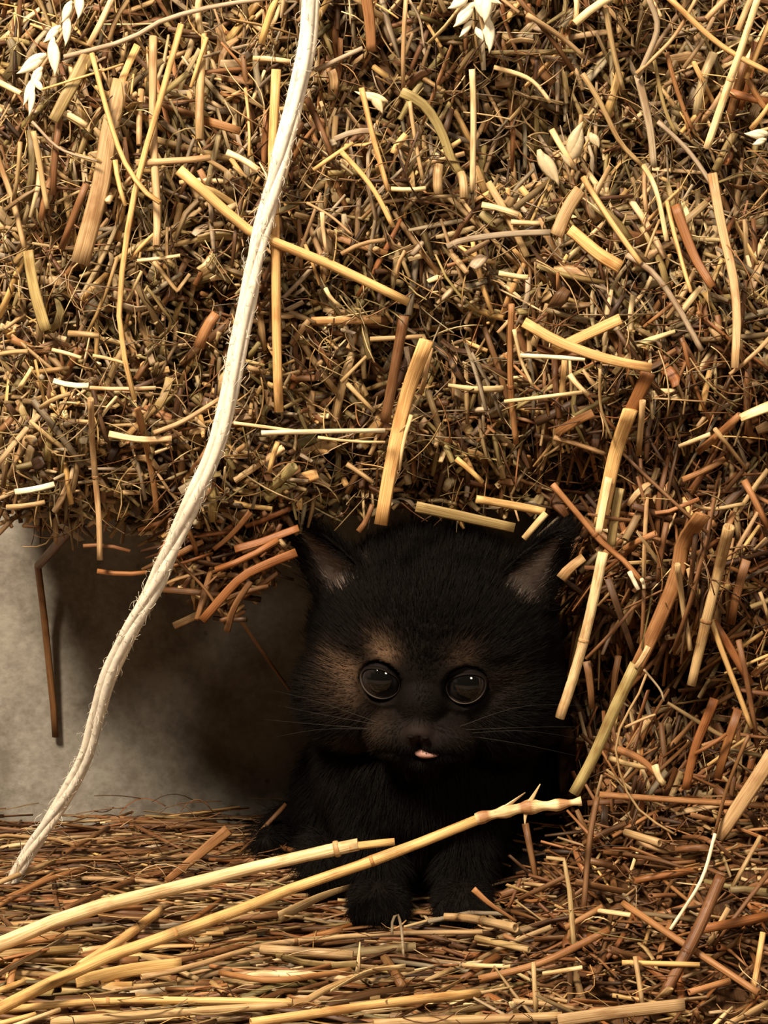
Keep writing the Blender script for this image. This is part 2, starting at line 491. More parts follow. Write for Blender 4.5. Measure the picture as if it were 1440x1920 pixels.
# ------------------------------------------------------------------ straws traced one by one
# colour  width(px)  lift(mm)  style  points(px)
UP = '''
o 28 7 leaf 168,100 130,170 100,226
y 16 5 leaf 258,85 236,130 215,190
t 36 6 leaf 228,150 205,250 190,345 150,494
y 12 10 tube 340,45 300,190 265,310 245,400 233,480 223,580 235,680 252,750
k 14 7 leaf 257,765 275,840 290,920 293,962
y 10 11 thin 172,100 195,200 225,295 265,355 300,380
t 16 8 tube 287,68 286,250 294,400 293,462
t 17 8 tube 377,112 374,262
y 8 10 tube 388,70 358,164
p 12 8 tube 376,-20 377,62
p 12 8 tube 222,-30 166,86
t 10 6 tube 240,0 205,76
g 10 9 thin 120,107 240,80 300,48 400,18 540,-8
y 13 6 tube 520,-10 490,82
p 10 4 tube 475,110 545,116
y 18 7 tube 518,130 511,300 516,430 518,560 520,680 523,772
y 20 6 tube 335,318 395,372 460,430 540,466 610,494 720,545 765,566
t 14 5 tube 255,306 395,295
p 13 6 tube 425,285 484,319
k 18 4 leaf 382,226 450,246
y 6 6 thin 460,165 467,292
y 10 7 tube 640,284 690,350 736,424
g 9 5 tube 590,132 680,90
b 14 4 tube 575,185 622,292
k 25 5 leaf 684,-20 690,40 696,96
t 20 4 leaf 620,132 626,168
y 11 7 tube 678,165 700,260 728,358
t 12 6 tube -10,280 22,370 46,465
o 28 6 leaf 52,470 70,555 86,620
t 9 5 tube 38,266 25,378
t 12 6 tube 62,246 75,330 88,392
b 14 4 tube 112,222 100,366
g 6 7 thin 60,228 110,280 182,302
p 12 5 tube -10,150 40,176
y 5 9 thin 78,168 140,148 232,120
p 12 4 tube 114,210 162,236
t 12 4 tube 265,168 261,272
b 14 3 tube 162,345 115,466
y 10 5 tube 216,300 235,386
y 8 5 tube 245,486 302,428
p 8 7 tube 258,489 338,479
p 9 6 tube 604,398 613,474
t 9 5 tube 640,476 722,450
y 8 5 tube 588,319 662,268
g 12 4 leaf 628,261 702,246
t 6 5 thin 575,380 620,405 662,442
p 12 8 tube 885,130 888,200 886,357
p 9 6 tube 733,354 798,353
t 8 5 tube 768,190 780,270 793,338
o 20 5 leaf 752,172 790,195 820,240 848,308 868,328
t 18 6 tube 822,308 822,364
t 17 5 tube 864,325 870,372
y 14 6 tube 738,288 762,252
t 9 5 tube 762,-10 756,168
g 5 6 thin 768,0 792,40 796,90
p 9 7 tube 926,126 985,150 1032,192
t 11 6 tube 988,28 1045,70 1096,108
b 9 5 tube 966,-10 1075,132
p 16 7 tube 1078,44 1158,-12
p 10 5 tube 1079,-10 1077,46
t 11 6 tube 1135,15 1150,90 1168,168
g 12 8 thin 1213,-10 1232,52 1210,115 1195,146
g 16 7 leaf 1196,140 1215,240 1226,312
t 8 8 thin 1193,138 1260,70 1308,-8
y 12 10 tube 1248,-10 1350,80 1445,137
p 15 11 tube 1325,279 1355,190 1390,90 1424,-12
t 14 7 tube 1384,58 1412,-8
y 12 7 tube 1398,148 1445,36
t 12 5 tube 1324,36 1368,-8
k 9 6 tube 1250,98 1275,170 1298,242
o 8 5 tube 1225,105 1245,200 1268,252
t 11 8 tube 1092,138 1130,200 1165,270 1206,312
p 10 8 tube 1206,310 1226,352 1250,452
t 9 6 tube 1210,312 1212,397
g 9 6 thin 1233,228 1290,290 1338,352
t 22 6 leaf 1335,325 1352,430 1372,520 1380,600 1378,690
y 11 7 tube 1093,332 1140,400 1202,494
g 12 6 tube 1175,478 1220,512 1265,576 1316,658
y 9 7 tube 1250,378 1270,450 1296,548
r 22 5 leaf 1264,385 1300,480 1336,538
g 12 6 leaf 838,463 862,455 940,447 1032,436
p 12 5 leaf 903,384 972,403
p 10 4 tube 958,416 1012,418
p 12 7 tube 1034,243 1076,312
t 30 6 leaf 1044,442 1068,392 1088,356
y 26 5 leaf 1068,430 1120,478 1164,502
t 6 6 thin 1210,482 1237,412
p 8 5 tube 722,388 738,426
y 10 5 tube 1408,242 1442,196
r 16 4 tube 1366,173 1445,192
k 12 5 tube 1402,148 1444,214
w 12 8 leaf 100,714 166,723
p 8 7 tube 160,727 292,727
p 7 7 tube 174,667 242,684
t 9 5 tube 75,765 132,738
t 9 5 tube -10,666 52,659
p 8 5 tube 98,656 152,671
p 10 5 tube 37,727 61,688
t 12 5 tube 128,625 186,629
w 14 8 leaf 28,923 102,908
t 10 6 tube 12,951 84,941
t 13 10 tube 170,748 172,830 180,920 185,975 187,1050
o 18 6 leaf 296,762 318,708
t 10 6 tube 288,812 345,790 412,748
p 14 5 leaf 204,814 262,822 322,822
k 22 8 tube 372,650 406,588
p 7 10 tube 438,793 500,800 562,809
p 6 6 tube 596,820 722,829
w 10 12 tube 490,812 722,807
y 10 6 tube 521,828 505,886
o 20 5 tube 500,918 552,874
o 18 4 tube 498,936 556,906
b 20 7 tube 758,592 735,720 722,792
y 30 10 leaf 800,638 765,735 740,840 714,984
t 14 8 leaf 808,652 790,738
p 8 9 tube 771,778 748,882
t 10 7 tube 694,636 792,631
t 8 6 tube 640,716 687,668
t 10 5 tube 650,718 702,772
t 9 6 bend 288,490 332,546 356,514
o 6 6 thin 276,540 300,585 314,600 316,622
t 6 6 thin 238,566 266,508
y 21 9 leaf 982,604 1050,640 1140,672 1222,690
y 22 6 leaf 1038,657 1100,630 1164,598
r 16 5 leaf 1008,652 1050,658 1094,660
w 9 9 tube 976,667 1097,674
p 8 8 tube 964,618 980,680 999,724
p 8 9 tube 946,753 1092,735
p 11 7 tube 1068,702 1103,740
k 12 6 tube 959,570 960,720 968,832
t 9 6 tube 1445,632 1368,702
p 10 5 tube 935,512 990,520
t 8 5 tube 745,520 760,470
p 8 5 tube 610,540 640,575
y 12 5 tube 855,860 905,905
t 10 5 tube 650,870 700,905
y 17 7 tube 893,936 950,947 1022,960
o 26 9 leaf 780,950 870,968 965,990
p 13 9 tube 1024,962 982,1010
b 12 7 tube 672,997 698,946
r 10 6 tube 182,1071 276,1073
r 20 12 leaf 556,1036 500,1060 450,1088 379,1164
r 13 10 tube 522,1012 404,1068
b 6 9 thin 328,1048 380,1100 418,1156
b 8 7 tube 156,1024 244,1034
k 14 8 leaf 470,960 430,1000 400,1030
r 16 8 leaf 560,990 500,1015 440,1030
k 12 8 tube 330,985 300,1040
b 14 6 leaf 470,1090 440,1140 425,1185
'''
RT = '''
r 28 6 leaf 1216,698 1198,735 1178,776
y 30 9 leaf 1182,768 1155,840 1140,905 1124,990
p 18 11 leaf 1142,895 1128,965 1122,1000
o 22 7 leaf 1162,915 1155,970 1146,1024
p 20 16 tube 1131,1036 1117,1090 1093,1183 1067,1283 1049,1346
k 32 9 leaf 1318,965 1282,1015 1268,1080 1228,1177 1189,1262
p 12 12 leaf 1216,1212 1192,1252
o 25 10 tube 1192,1245 1147,1343 1113,1420 1076,1488
t 22 11 tube 1367,988 1350,1067 1330,1150 1296,1285
t 12 8 tube 1270,1058 1280,1133 1294,1220
y 12 9 tube 1332,1160 1363,1240 1390,1310 1409,1366
r 18 6 tube 1336,1165 1407,1282
t 14 5 leaf 1292,1065 1318,1120
k 12 11 tube 1036,908 1073,953 1127,1017 1167,1050 1205,1092
w 9 12 tube 1180,1072 1197,1106
w 8 12 tube 1203,1086 1208,1104
t 9 8 tube 1213,932 1207,1082
b 9 8 tube 1207,1105 1200,1226
b 12 6 tube 1250,980 1233,1090
b 8 7 tube 1194,1132 1098,1236
d 16 4 leaf 1140,1085 1190,1230
t 5 13 thin 1212,1264 1195,1310 1173,1350 1154,1405 1170,1480 1205,1530 1268,1566
t 6 12 thin 1172,1364 1200,1352 1229,1340
g 5 11 thin 1207,1255 1240,1295 1245,1315
b 7 9 tube 1388,1377 1445,1384
r 8 8 tube 1302,1414 1362,1376
t 34 12 leaf 1450,1412 1392,1490 1344,1572
b 8 14 tube 1404,1378 1362,1497 1340,1568
k 14 9 tube 1124,1490 1300,1500 1445,1511
k 14 8 tube 1388,778 1308,848
p 22 9 leaf 1448,760 1388,784
p 9 7 tube 1274,837 1332,814
t 9 8 tube 1340,804 1399,878
t 14 7 tube 1205,752 1197,852
k 18 6 leaf 1044,812 1112,774
t 10 6 tube 1038,820 1136,852
t 6 8 thin 1125,692 1124,760 1146,822
k 12 6 tube 1280,900 1360,860
t 10 7 tube 1440,880 1385,960
k 14 6 tube 1395,900 1440,990
t 8 8 tube 1280,940 1330,958 1395,945
b 18 5 leaf 1400,1050 1370,1170
r 22 5 leaf 1340,1310 1300,1400 1285,1480
r 20 5 leaf 1385,1330 1345,1460
b 14 5 tube 1160,1230 1150,1330
b 16 5 leaf 1100,1240 1110,1330
k 12 6 tube 1230,1000 1170,1030
t 24 4 leaf 1052,1085 1095,1045
k 16 7 tube 1125,1395 1190,1418 1235,1455
t 12 7 tube 1140,1420 1230,1440
p 14 8 tube 1228,1435 1245,1470
b 12 7 tube 1385,1200 1420,1400
t 8 9 tube 1425,1110 1440,1160
'''
# floor straws: each is a thing of its own
# colour width lift mode style points | label
FL = '''
p 33 0 y tube 1.0,.80 0.975 -400,1905,-.085 -40,1785,-.052 150,1710,-.038 325,1666,-.026 500,1621,-.016 672,1583,-.016 | thick pale straw stalk lying across the litter toward the kitten's chest
y 17 0 y tube 1,.9 - 655,1588,-.0165 740,1578,-.016 | short yellow straw core poking out of the thick pale stalk's end
y 23 0 y tube 1.05,.9 .55,.86 -400,2060,-.135 -40,1910,-.095 175,1805,-.072 400,1725,-.056 550,1665,-.040 720,1607,-.037 800,1575,-.036 860,1547,-.035 905,1533,-.034 | long curved golden straw stem sweeping up in front of the kitten
y 20 4 f tube 1,1 - 150,1812 230,1760 302,1706 | round-ended olive yellow straw between the two long stalks
k 24 3 u leaf .6,1 - 312,1652 375,1600 428,1556 | orange split straw leaf pointing up before the concrete wall
k 11 4 f tube 1,1 - -10,1702 85,1652 172,1625 | thin orange straw crossing the foot of the twine
k 9 4 f tube 1,1 - -10,1692 50,1665 102,1637 | thin brown straw beside the foot of the twine
b 13 3 f tube 1,1 - 118,1706 250,1650 322,1634 | brown straw behind the thick pale stalk
t 11 3 f tube 1,1 - -10,1658 102,1614 | short tan straw behind the foot of the twine
b 10 4 u tube 1,1 - 448,1602 537,1508 | thin brown straw leaning up beside the kitten's left shoulder
r 11 3 f tube 1,1 - 464,1574 566,1599 | short reddish straw at the kitten's side above the thick stalk
t 26 5 f leaf 1,.3 - 520,1722 600,1682 680,1655 | pinkish tan leaf blade tapering toward the kitten's paws
g 18 4 f leaf 1,.7 - -10,1830 65,1790 126,1756 | grey olive straw sheath with a white ragged end
y 13 4 f tube 1,1 - -10,1860 46,1840 | short yellow straw at the left edge under the curved stem
y 27 3 f leaf 1,1 - 143,1841 240,1820 340,1808 | flat wide yellow straw under the curved stem
t 12 5 f tube 1,.8 .5 265,1832 350,1815 460,1782 530,1767 720,1751 905,1747 | long thin tan straw running past the kitten's paws
k 13 3 f tube 1,1 - 412,1824 515,1838 657,1819 | reddish tan straw arched in the middle of the litter
b 14 3 f tube 1,1 - 308,1806 457,1774 | brown straw just under the curved golden stem
t 20 3 f tube 1,1 - 488,1780 662,1791 | blunt tan straw in front of the kitten's left paw
y 16 5 f tube 1,1 .4 -30,1897 225,1876 548,1879 | long straight yellow straw at the bottom left
t 18 4 f tube 1,.7 - 95,1916 350,1897 560,1880 620,1850 725,1812 | tan straw bent upward at its right end near the bottom
y 20 6 f tube 1,1 - 470,1918 720,1882 897,1862 | thick bright yellow straw at the bottom centre with a cut end
t 11 5 f tube 1,.4 - 880,1866 962,1850 | thin tan tip running out of the thick bottom straw
p 10 7 f tube 1,1 - 25,1924 112,1893 | short bright straw in the bottom left corner
y 11 6 f tube 1,1 - -10,1922 67,1902 | yellow straw stub at the bottom left corner
p 13 0 u leaf .9,.2 - 671,1822 675,1766 | small upright pale leaf tip in front of the kitten
g 6 0 u thin 1,1 - 757,1792 752,1738 745,1715 736,1726 735,1752 | thin grey straw loop standing before the kitten's paws
t 21 4 f tube .8,1 .5 833,1719 880,1722 967,1740 | ragged tan straw stub beside the kitten's right paw
k 14 4 u leaf .4,1 - 968,1727 920,1696 887,1667 | brown splinter rising beside the kitten's right paw
b 14 0 u tube .8,1 - 1006,1652 985,1544 | brown upright stem under the knobbly straw tip
t 12 0 u bend 1,.6 - 1077,1778 1068,1670 1058,1611 1024,1608 | upright tan straw with its tip bent sharply left
b 12 0 u tube 1,1 - 1094,1708 1105,1580 1120,1494 | tall brown straw standing right of the kitten
k 15 5 f tube 1,1 .6 1168,1694 1245,1745 1422,1862 | long reddish straw slanting down to the lower right corner
b 23 0 u tube 1,1 .35 1245,1866 1310,1740 1352,1643 | thick brown straw leaning up at the lower right
y 11 6 f tube 1,1 - 1166,1805 1312,1809 | short yellow straw lying level at the lower right
t 11 0 u tube 1,1 - 1205,1887 1191,1793 | tan straw standing under the short level yellow straw
t 10 0 u tube 1,1 - 1005,1897 1000,1804 | pinkish upright straw near the bottom centre right
y 12 0 u tube 1,1 - 1410,1872 1431,1748 | golden upright straw at the lower right edge
t 12 4 u tube 1,1 - 1328,1772 1366,1703 | short tan straw behind the thick leaning brown straw
t 10 4 u tube 1,1 - 1374,1662 1426,1568 | tan straw tilted right near the right edge
b 9 4 u tube 1,1 - 1338,1772 1445,1632 | thin brown straw tilted across the right edge
w 8 0 u tube 1,1 - 1257,1743 1315,1650 1341,1563 | thin bright straw hanging down at the lower right
t 26 5 f leaf 1,1 - 1046,1914 1160,1898 1284,1884 | broad tan leaf at the bottom right
t 20 5 f tube 1,1 - 700,1920 880,1912 1054,1906 | tan straw along the bottom edge
k 15 4 f tube 1,1 - 898,1836 1015,1805 1142,1744 | brown straw slanting up right of the kitten's paw
p 9 5 f tube 1,1 - 1018,1826 1092,1814 | short pale straw in the right litter
t 9 5 f tube 1,1 - 968,1655 1022,1661 | small tan straw lying behind the brown splinter
b 8 0 u tube 1,1 - 954,1702 976,1648 | tiny brown straw leaning by the kitten's right foot
b 11 5 f tube 1,1 - 972,1687 1072,1638 | brown straw crossing under the bent-tipped straw
p 10 5 f tube 1,1 - 1118,1707 1182,1716 | short pale straw in the middle of the right litter
t 17 5 f tube 1,1 - 1173,1561 1237,1581 | stubby tan straw below the right bale
k 14 5 f tube 1,1 - 1292,1861 1368,1839 | stubby brown straw near the lower right corner
r 18 5 f tube 1,1 - 1298,1746 1445,1717 | thick reddish straw running off the right edge
t 13 5 f tube 1,1 - 1362,1922 1445,1878 | tan straw in the bottom right corner
p 10 5 f tube 1,1 - 868,1810 957,1812 | pale straw lying level below the ragged stub
t 14 4 f tube 1,1 - 893,1759 992,1781 | tan straw just below the ragged stub
b 11 4 f tube 1,1 - 120,1600 203,1552 | thin brown straw leaning toward the concrete wall
b 9 4 f tube 1,1 - -10,1552 60,1560 | dark brown straw against the foot of the concrete wall
r 12 4 f tube 1,1 - 330,1745 420,1685 | reddish straw between the two long stalks
k 12 5 f tube 1,1 - 1060,1740 1130,1700 | short brown straw beside the bent-tipped straw
t 14 5 f leaf 1,.7 - 800,1870 870,1835 | small tan leaf above the thick bottom straw
p 12 6 f leaf .5,1 - 620,1858 690,1822 760,1812 | pale curled leaf in front of the kitten
k 16 4 f tube 1,1 - 560,1765 640,1745 | stubby brown straw by the kitten's left paw
'''


def parse(line):
    p = line.split()
    return p


def add_bale_straws(table, parent, mode='b'):
    for ln in table.strip().splitlines():
        p = ln.split()
        colk, w, lift, style = p[0], float(p[1]), float(p[2]) * 0.001, p[3]
        pts = [tuple(float(q) for q in s.split(',')) for s in p[4:]]
        P = place(pts, w, mode, lift)
        wm = pxw(w, P)
        n = 4 if len(pts) == 2 else 10
        Q = bend_path(P, n) if style == 'bend' else smooth_path(P, n)
        L = np.linalg.norm(P[-1] - P[0])
        nodes = (0.35 + 0.3 * rng.random(),) if (style == 'tube' and L > 0.03 and w > 11 and rng.random() < 0.4) else ()
        if nodes:
            Q = bend_path(Q, 14)
        if len(Q) > 2 and style != 'bend':
            Q = Q + 0.0004 * np.sin(np.linspace(0, 3.1, len(Q)))[:, None] * rng.normal(size=3)[None]
        tp = (1, 0.8 + .2 * rng.random()) if style != 'leaf' else (0.85 + .15 * rng.random(), 0.7 + 0.3 * rng.random())
        me = mesh_from('straw', [one_straw(Q, wm, colk, style, tp, nodes)], M_STRAW)
        so = link('straw', me, parent)
        add_joints(Q, wm, nodes, colk, so)


add_bale_straws(UP, bale)
add_bale_straws(RT, rbale, 'r')
n_up = len(UP.strip().splitlines()); n_rt = len(RT.strip().splitlines())

for ln in FL.strip().splitlines():
    body, label = ln.split('|')
    p = body.split()
    colk, w, lift, mode, style = p[0], float(p[1]), float(p[2]) * 0.001, p[3], p[4]
    tp = tuple(float(x) for x in p[5].split(','))
    if ' - ' in body:
        k, nodes = 7, ()
    elif ',' in p[6] and float(p[6].split(',')[0]) < 1 and float(p[6].split(',')[1]) < 1:
        k, nodes = 7, tuple(float(x) for x in p[6].split(','))
    else:
        k, nodes = 7, (float(p[6]),)
    raw = [tuple(float(q) for q in s.split(',')) for s in p[k:]]
    pts = [r[:2] for r in raw]
    P = place(pts, w, mode, lift, [r[2] for r in raw] if mode == 'y' else None)
    wm = pxw(w, P)
    Q = bend_path(P, 6) if style == 'bend' else smooth_path(P, 4 if len(pts) == 2 else 12)
    if nodes:
        Q = bend_path(Q, 20)
    me = mesh_from('loose_straw', [one_straw(Q, wm, colk, style, tp, nodes)], M_STRAW)
    so = link('loose_straw', me, None, label.strip(), 'straw', 'loose straws on the floor')
    add_joints(Q, wm, nodes, colk, so)

# ------------------------------------------------------------------ the mass of packed straw
KEYS = list(PAL)
PALA = np.array([PAL[k] for k in KEYS])


def pick_cols(n, red, keys_cool='pytgobkd', w_cool=(.13, .09, .27, .16, .17, .10, .05, .07), keys_red='ytkrbdp', w_red=(.05, .16, .22, .19, .26, .14, .03)):
    a = np.array([PAL[k] for k in keys_cool])[rng.choice(len(keys_cool), n, p=np.array(w_cool) / sum(w_cool))]
    b = np.array([PAL[k] for k in keys_red])[rng.choice(len(keys_red), n, p=np.array(w_red) / sum(w_red))]  # red-brown straw, kept darker to paint in the dim lower right
    use = (rng.random(n) < red)[:, None]
    c = np.where(use, b, a)
    return np.clip(c * (0.36 + 0.74 * rng.random((n, 1))) * (1 + 0.08 * (rng.random((n, 3)) - .5)), 0, 0.92)


def paths(C, D, L, K, curl):
    """N slightly curved paths: centre C, direction D, length L"""
    N = len(C)
    s = np.linspace(-.5, .5, K)
    side = rng.normal(size=(N, 3))
    side -= (side * D).sum(1, keepdims=True) * D
    side /= np.linalg.norm(side, axis=1, keepdims=True)
    P = C[:, None] + D[:, None] * (L[:, None] * s[None])[..., None]
    P += side[:, None] * ((L * curl)[:, None] * (s ** 2 * 4 - 1)[None])[..., None]
    return P


def dirs(phi, psi):
    return np.stack([np.cos(psi) * np.cos(phi), -np.sin(psi), np.cos(psi) * np.sin(phi)], 1)


def red_field(X, Z):
    return np.clip(0.10 + 0.75 * sstep(0.02, 0.09, X) * sstep(0.21, 0.13, Z) + 0.25 * sstep(0.165, 0.12, Z) * sstep(-.08, 0.02, X), 0, 0.95)


def bale_batch(N, kind, face, xr, zr, K=3, sides=5):
    X = rng.uniform(*xr, N)
    if face == 'up':
        Z = z_bottom(X) - 0.003 + rng.random(N) * (zr[1] - z_bottom(X))
        Y = F_up(X, np.maximum(Z, z_bottom(X)))
        red = red_field(X, Z)
    else:
        Z = rng.uniform(*zr, N)
        Y = F_rt(X, Z)
        red = np.full(N, 0.9)
    left = sstep(0.03, -0.02, X) * (face == 'up')
    if kind == 'stub':
        phi = rng.normal(0, 0.55, N) + np.where(rng.random(N) < .5, 0, math.pi)
        phi = np.where(rng.random(N) < 0.35, rng.random(N) * 6.28, phi)
        psi = np.radians(rng.uniform(15, 78, N))
        L = rng.uniform(0.005, 0.013, N); W = rng.uniform(0.0010, 0.0024, N)
        dep = rng.uniform(0.000, 0.012, N); fl = rng.uniform(0.35, 0.9, N); curl = 0.03
    elif kind == 'lie':
        phi = rng.random(N) * 6.28
        if face == 'up':
            phi = np.where(rng.random(N) < 0.45, math.pi / 2 + rng.normal(0, 0.4, N), phi)
        else:
            phi = np.where(rng.random(N) < 0.5, 1.15 + rng.normal(0, 0.35, N), phi)
        psi = rng.normal(0, 0.25, N)
        L = rng.uniform(0.008, 0.028, N) if face == 'up' else rng.uniform(0.012, 0.050, N); W = rng.uniform(0.0008, 0.0021, N)
        dep = rng.uniform(-0.001, 0.013, N); fl = rng.uniform(0.25, 0.9, N); curl = 0.05
    elif kind == 'big':
        phi = np.where(rng.random(N) < 0.5, math.pi / 2 + rng.normal(0, 0.5, N), rng.random(N) * 6.28)
        psi = rng.normal(0, 0.2, N)
        L = rng.uniform(0.011, 0.026, N); W = rng.uniform(0.0015, 0.0028, N)
        dep = rng.uniform(-0.003, 0.006, N); fl = rng.uniform(0.3, 0.9, N); curl = 0.03
    elif kind == 'flake':
        phi = rng.random(N) * 6.28
        psi = rng.normal(0, 0.4, N)
        L = rng.uniform(0.004, 0.013, N); W = rng.uniform(0.0018, 0.0042, N)
        dep = rng.uniform(-0.001, 0.009, N); fl = rng.uniform(0.06, 0.14, N); curl = 0.15
    else:   # fibre
        phi = rng.random(N) * 6.28
        psi = rng.normal(0, 0.4, N)
        L = rng.uniform(0.006, 0.022, N); W = rng.uniform(0.00028, 0.0006, N)
        dep = rng.uniform(-0.006, 0.003, N); fl = np.ones(N); curl = 0.16
    dep = dep + 0.013 * np.array([noise.noise(Vector((x * 60, z * 60, 3.1))) for x, z in zip(X, Z)])
    C = np.stack([X, Y + dep, Z], 1)
    D = dirs(phi, psi)
    P = paths(C, D, L, K, curl * rng.normal(size=N))
    if face == 'rt':     # stay out of the kitten's hole
        keep = P[:, :, 0].min(1) > 0.058 - 0.02 * (Z > 0.09)
    else:
        keep = P[:, :, 2].min(1) > z_bottom(X) + (0.004 if kind == 'big' else -0.008)
    cols = pick_cols(N, red)
    ref = rng.normal(size=(N, 3)) * 0.5 + np.cross(D, np.array([0, 1.0, 0]))
    m = keep
    return P[m], W[m] / 2, np.broadcast_to(fl, N)[m], ref[m], cols[m], sides


def as_part(b):
    P, R, fl, ref, c, sides = b
    K = P.shape[1]
    prof = np.ones((len(P), K)); prof[:, 0] = rng.uniform(.55, 1, len(P)); prof[:, -1] = rng.uniform(.55, 1, len(P))
    return tubes(P, R, fl, ref, c, sides, prof)


def zone_mask(b, keep_fn):
    P = b[0].mean(1)
    m = keep_fn(P)
    return tuple(x[m] if isinstance(x, np.ndarray) else x for x in b)


XR = (BALE_L + 0.004, 0.17)
ZR = (0.12, 0.325)
stub = bale_batch(9500, 'stub', 'up', XR, ZR)
# cut ends dominate low on the left, straws lie across the face elsewhere
stub = zone_mask(stub, lambda p: rng.random(len(p)) < 0.25 + 0.75 * sstep(0.06, 0.0, p[:, 0]) * sstep(0.215, 0.185, p[:, 2]))
lie = bale_batch(8200, 'lie', 'up', XR, ZR, K=4)
lie = zone_mask(lie, lambda p: rng.random(len(p)) < 1 - 0.72 * sstep(0.05, 0.0, p[:, 0]) * sstep(0.215, 0.185, p[:, 2]))
fib = bale_batch(3000, 'fibre', 'up', XR, ZR, K=6, sides=3)
flk = bale_batch(1300, 'flake', 'up', XR, ZR, K=4, sides=6)
link('packed_straw', mesh_from('packed_straw', [as_part(stub), as_part(lie), as_part(fib), as_part(flk)], M_STRAW), bale, kind='stuff')

rx, rz = (0.055, 0.17), (0.012, 0.135)
rl = bale_batch(2400, 'lie', 'rt', rx, rz, K=4)
rf = bale_batch(900, 'fibre', 'rt', rx, rz, K=6, sides=3)
rs = bale_batch(500, 'stub', 'rt', rx, rz)
rk = bale_batch(350, 'flake', 'rt', rx, rz, K=4, sides=6)
link('packed_straw', mesh_from('packed_straw', [as_part(rl), as_part(rf), as_part(rs), as_part(rk)], M_STRAW), rbale, kind='stuff')


N = 900
C = np.stack([BALE_L + rng.uniform(-0.004, 0.006, N), rng.uniform(0.03, 0.118, N), 0.122 + rng.random(N) * 0.2], 1)
D = np.stack([rng.normal(0, .5, N), rng.normal(0, 1, N), rng.normal(0, 1, N)], 1); D /= np.linalg.norm(D, axis=1, keepdims=True)
Pe = paths(C, D, rng.uniform(.008, .022, N), 4, .05 * rng.normal(size=N))
k = (Pe[:, :, 1].max(1) < WALL_Y - 0.002) & (Pe[:, :, 2].min(1) > 0.119)
end = (Pe[k], rng.uniform(.0005, .0012, N)[k], rng.uniform(.3, .9, N)[k], rng.normal(size=(N, 3))[k], pick_cols(N, 0.2)[k], 5)
link('packed_end_straw', mesh_from('packed_end_straw', [as_part(end)], M_STRAW), bale, kind='stuff')
N = 420
X = rng.uniform(-0.064, -0.030, N); Z = rng.uniform(0.0, 1.0, N)
Z = z_bottom(X) - 0.016 * gs(X, -0.044, 0.016) * Z + 0.012 * (1 - Z)
C = np.stack([X, rng.uniform(0.006, 0.055, N), Z], 1)
D = dirs(np.where(rng.random(N) < .6, 0.5 + rng.normal(0, .35, N), rng.random(N) * 6.28), rng.normal(0, .5, N))
tuft = (paths(C, D, rng.uniform(.007, .020, N), 4, .05 * rng.normal(size=N)), rng.uniform(.0005, .0012, N), rng.uniform(.3, .9, N), rng.normal(size=(N, 3)), pick_cols(N, 1.0), 5)
link('loose_tuft', mesh_from('loose_tuft', [as_part(tuft)], M_STRAW), bale, kind='stuff')


def piece_label(P, r, c):
    m = P.mean(0)
    d = np.array([m[0], m[1] - CAMY, m[2] - CAMH])
    dep = d[1] * cP - d[2] * sP
    u = 720 + FPX * d[0] / dep
    v = 960 - FPX * (d[1] * sP + d[2] * cP) / dep
    lum = c.mean()
    tone = 'pale' if lum > .36 else 'golden tan' if lum > .24 else 'dull tan' if lum > .155 else 'brown' if lum > .085 else 'dark brown'
    if c[0] > 2.0 * c[1]:
        tone = 'reddish ' + ('tan' if lum > .155 else 'brown')
    L = np.linalg.norm(P[-1] - P[0])
    size = ('thick ' if r > .00115 else 'thin ' if r < .0009 else '') + ('long ' if L > .025 else 'short ' if L < .017 else '')
    if u < 720:
        where = ('behind the thick pale stalk' if v < 1700 else 'between the two long stalks' if v < 1790 and u < 420 else 'near the kitten\'s left paw' if v < 1800
                 else 'in the bottom left corner' if u < 300 else 'at the bottom, left of centre')
    else:
        where = ('high on the heap against the right bale' if v < 1600 else 'beside the kitten\'s right paw' if u < 1040 and v < 1780 else 'in the middle of the right heap' if v < 1760
                 else 'at the bottom, right of centre' if u < 1080 else 'in the bottom right corner' if u > 1260 else 'at the lower foot of the right heap')
    return (size + tone + ' broken straw ' + where).strip()


def singles(b, name, parent, count, **kw):
    P, R, fl, ref, c, sides = b
    for i in range(min(count, len(P))):
        sl = slice(i, i + 1)
        me = mesh_from(name, [tubes(P[sl], R[sl], fl[sl], ref[sl], c[sl], 7, hollow=True)], M_STRAW)
        o = link(name, me, parent, **kw)
        if kw.get('label'):
            o['label'] = piece_label(P[i], R[i], c[i])


singles(bale_batch(420, 'big', 'up', (-0.118, 0.125), (0.12, 0.275), K=4), 'straw', bale, 300 - n_up)
singles(bale_batch(420, 'big', 'rt', (0.062, 0.125), (0.03, 0.13), K=4), 'straw', rbale, 230 - n_rt)


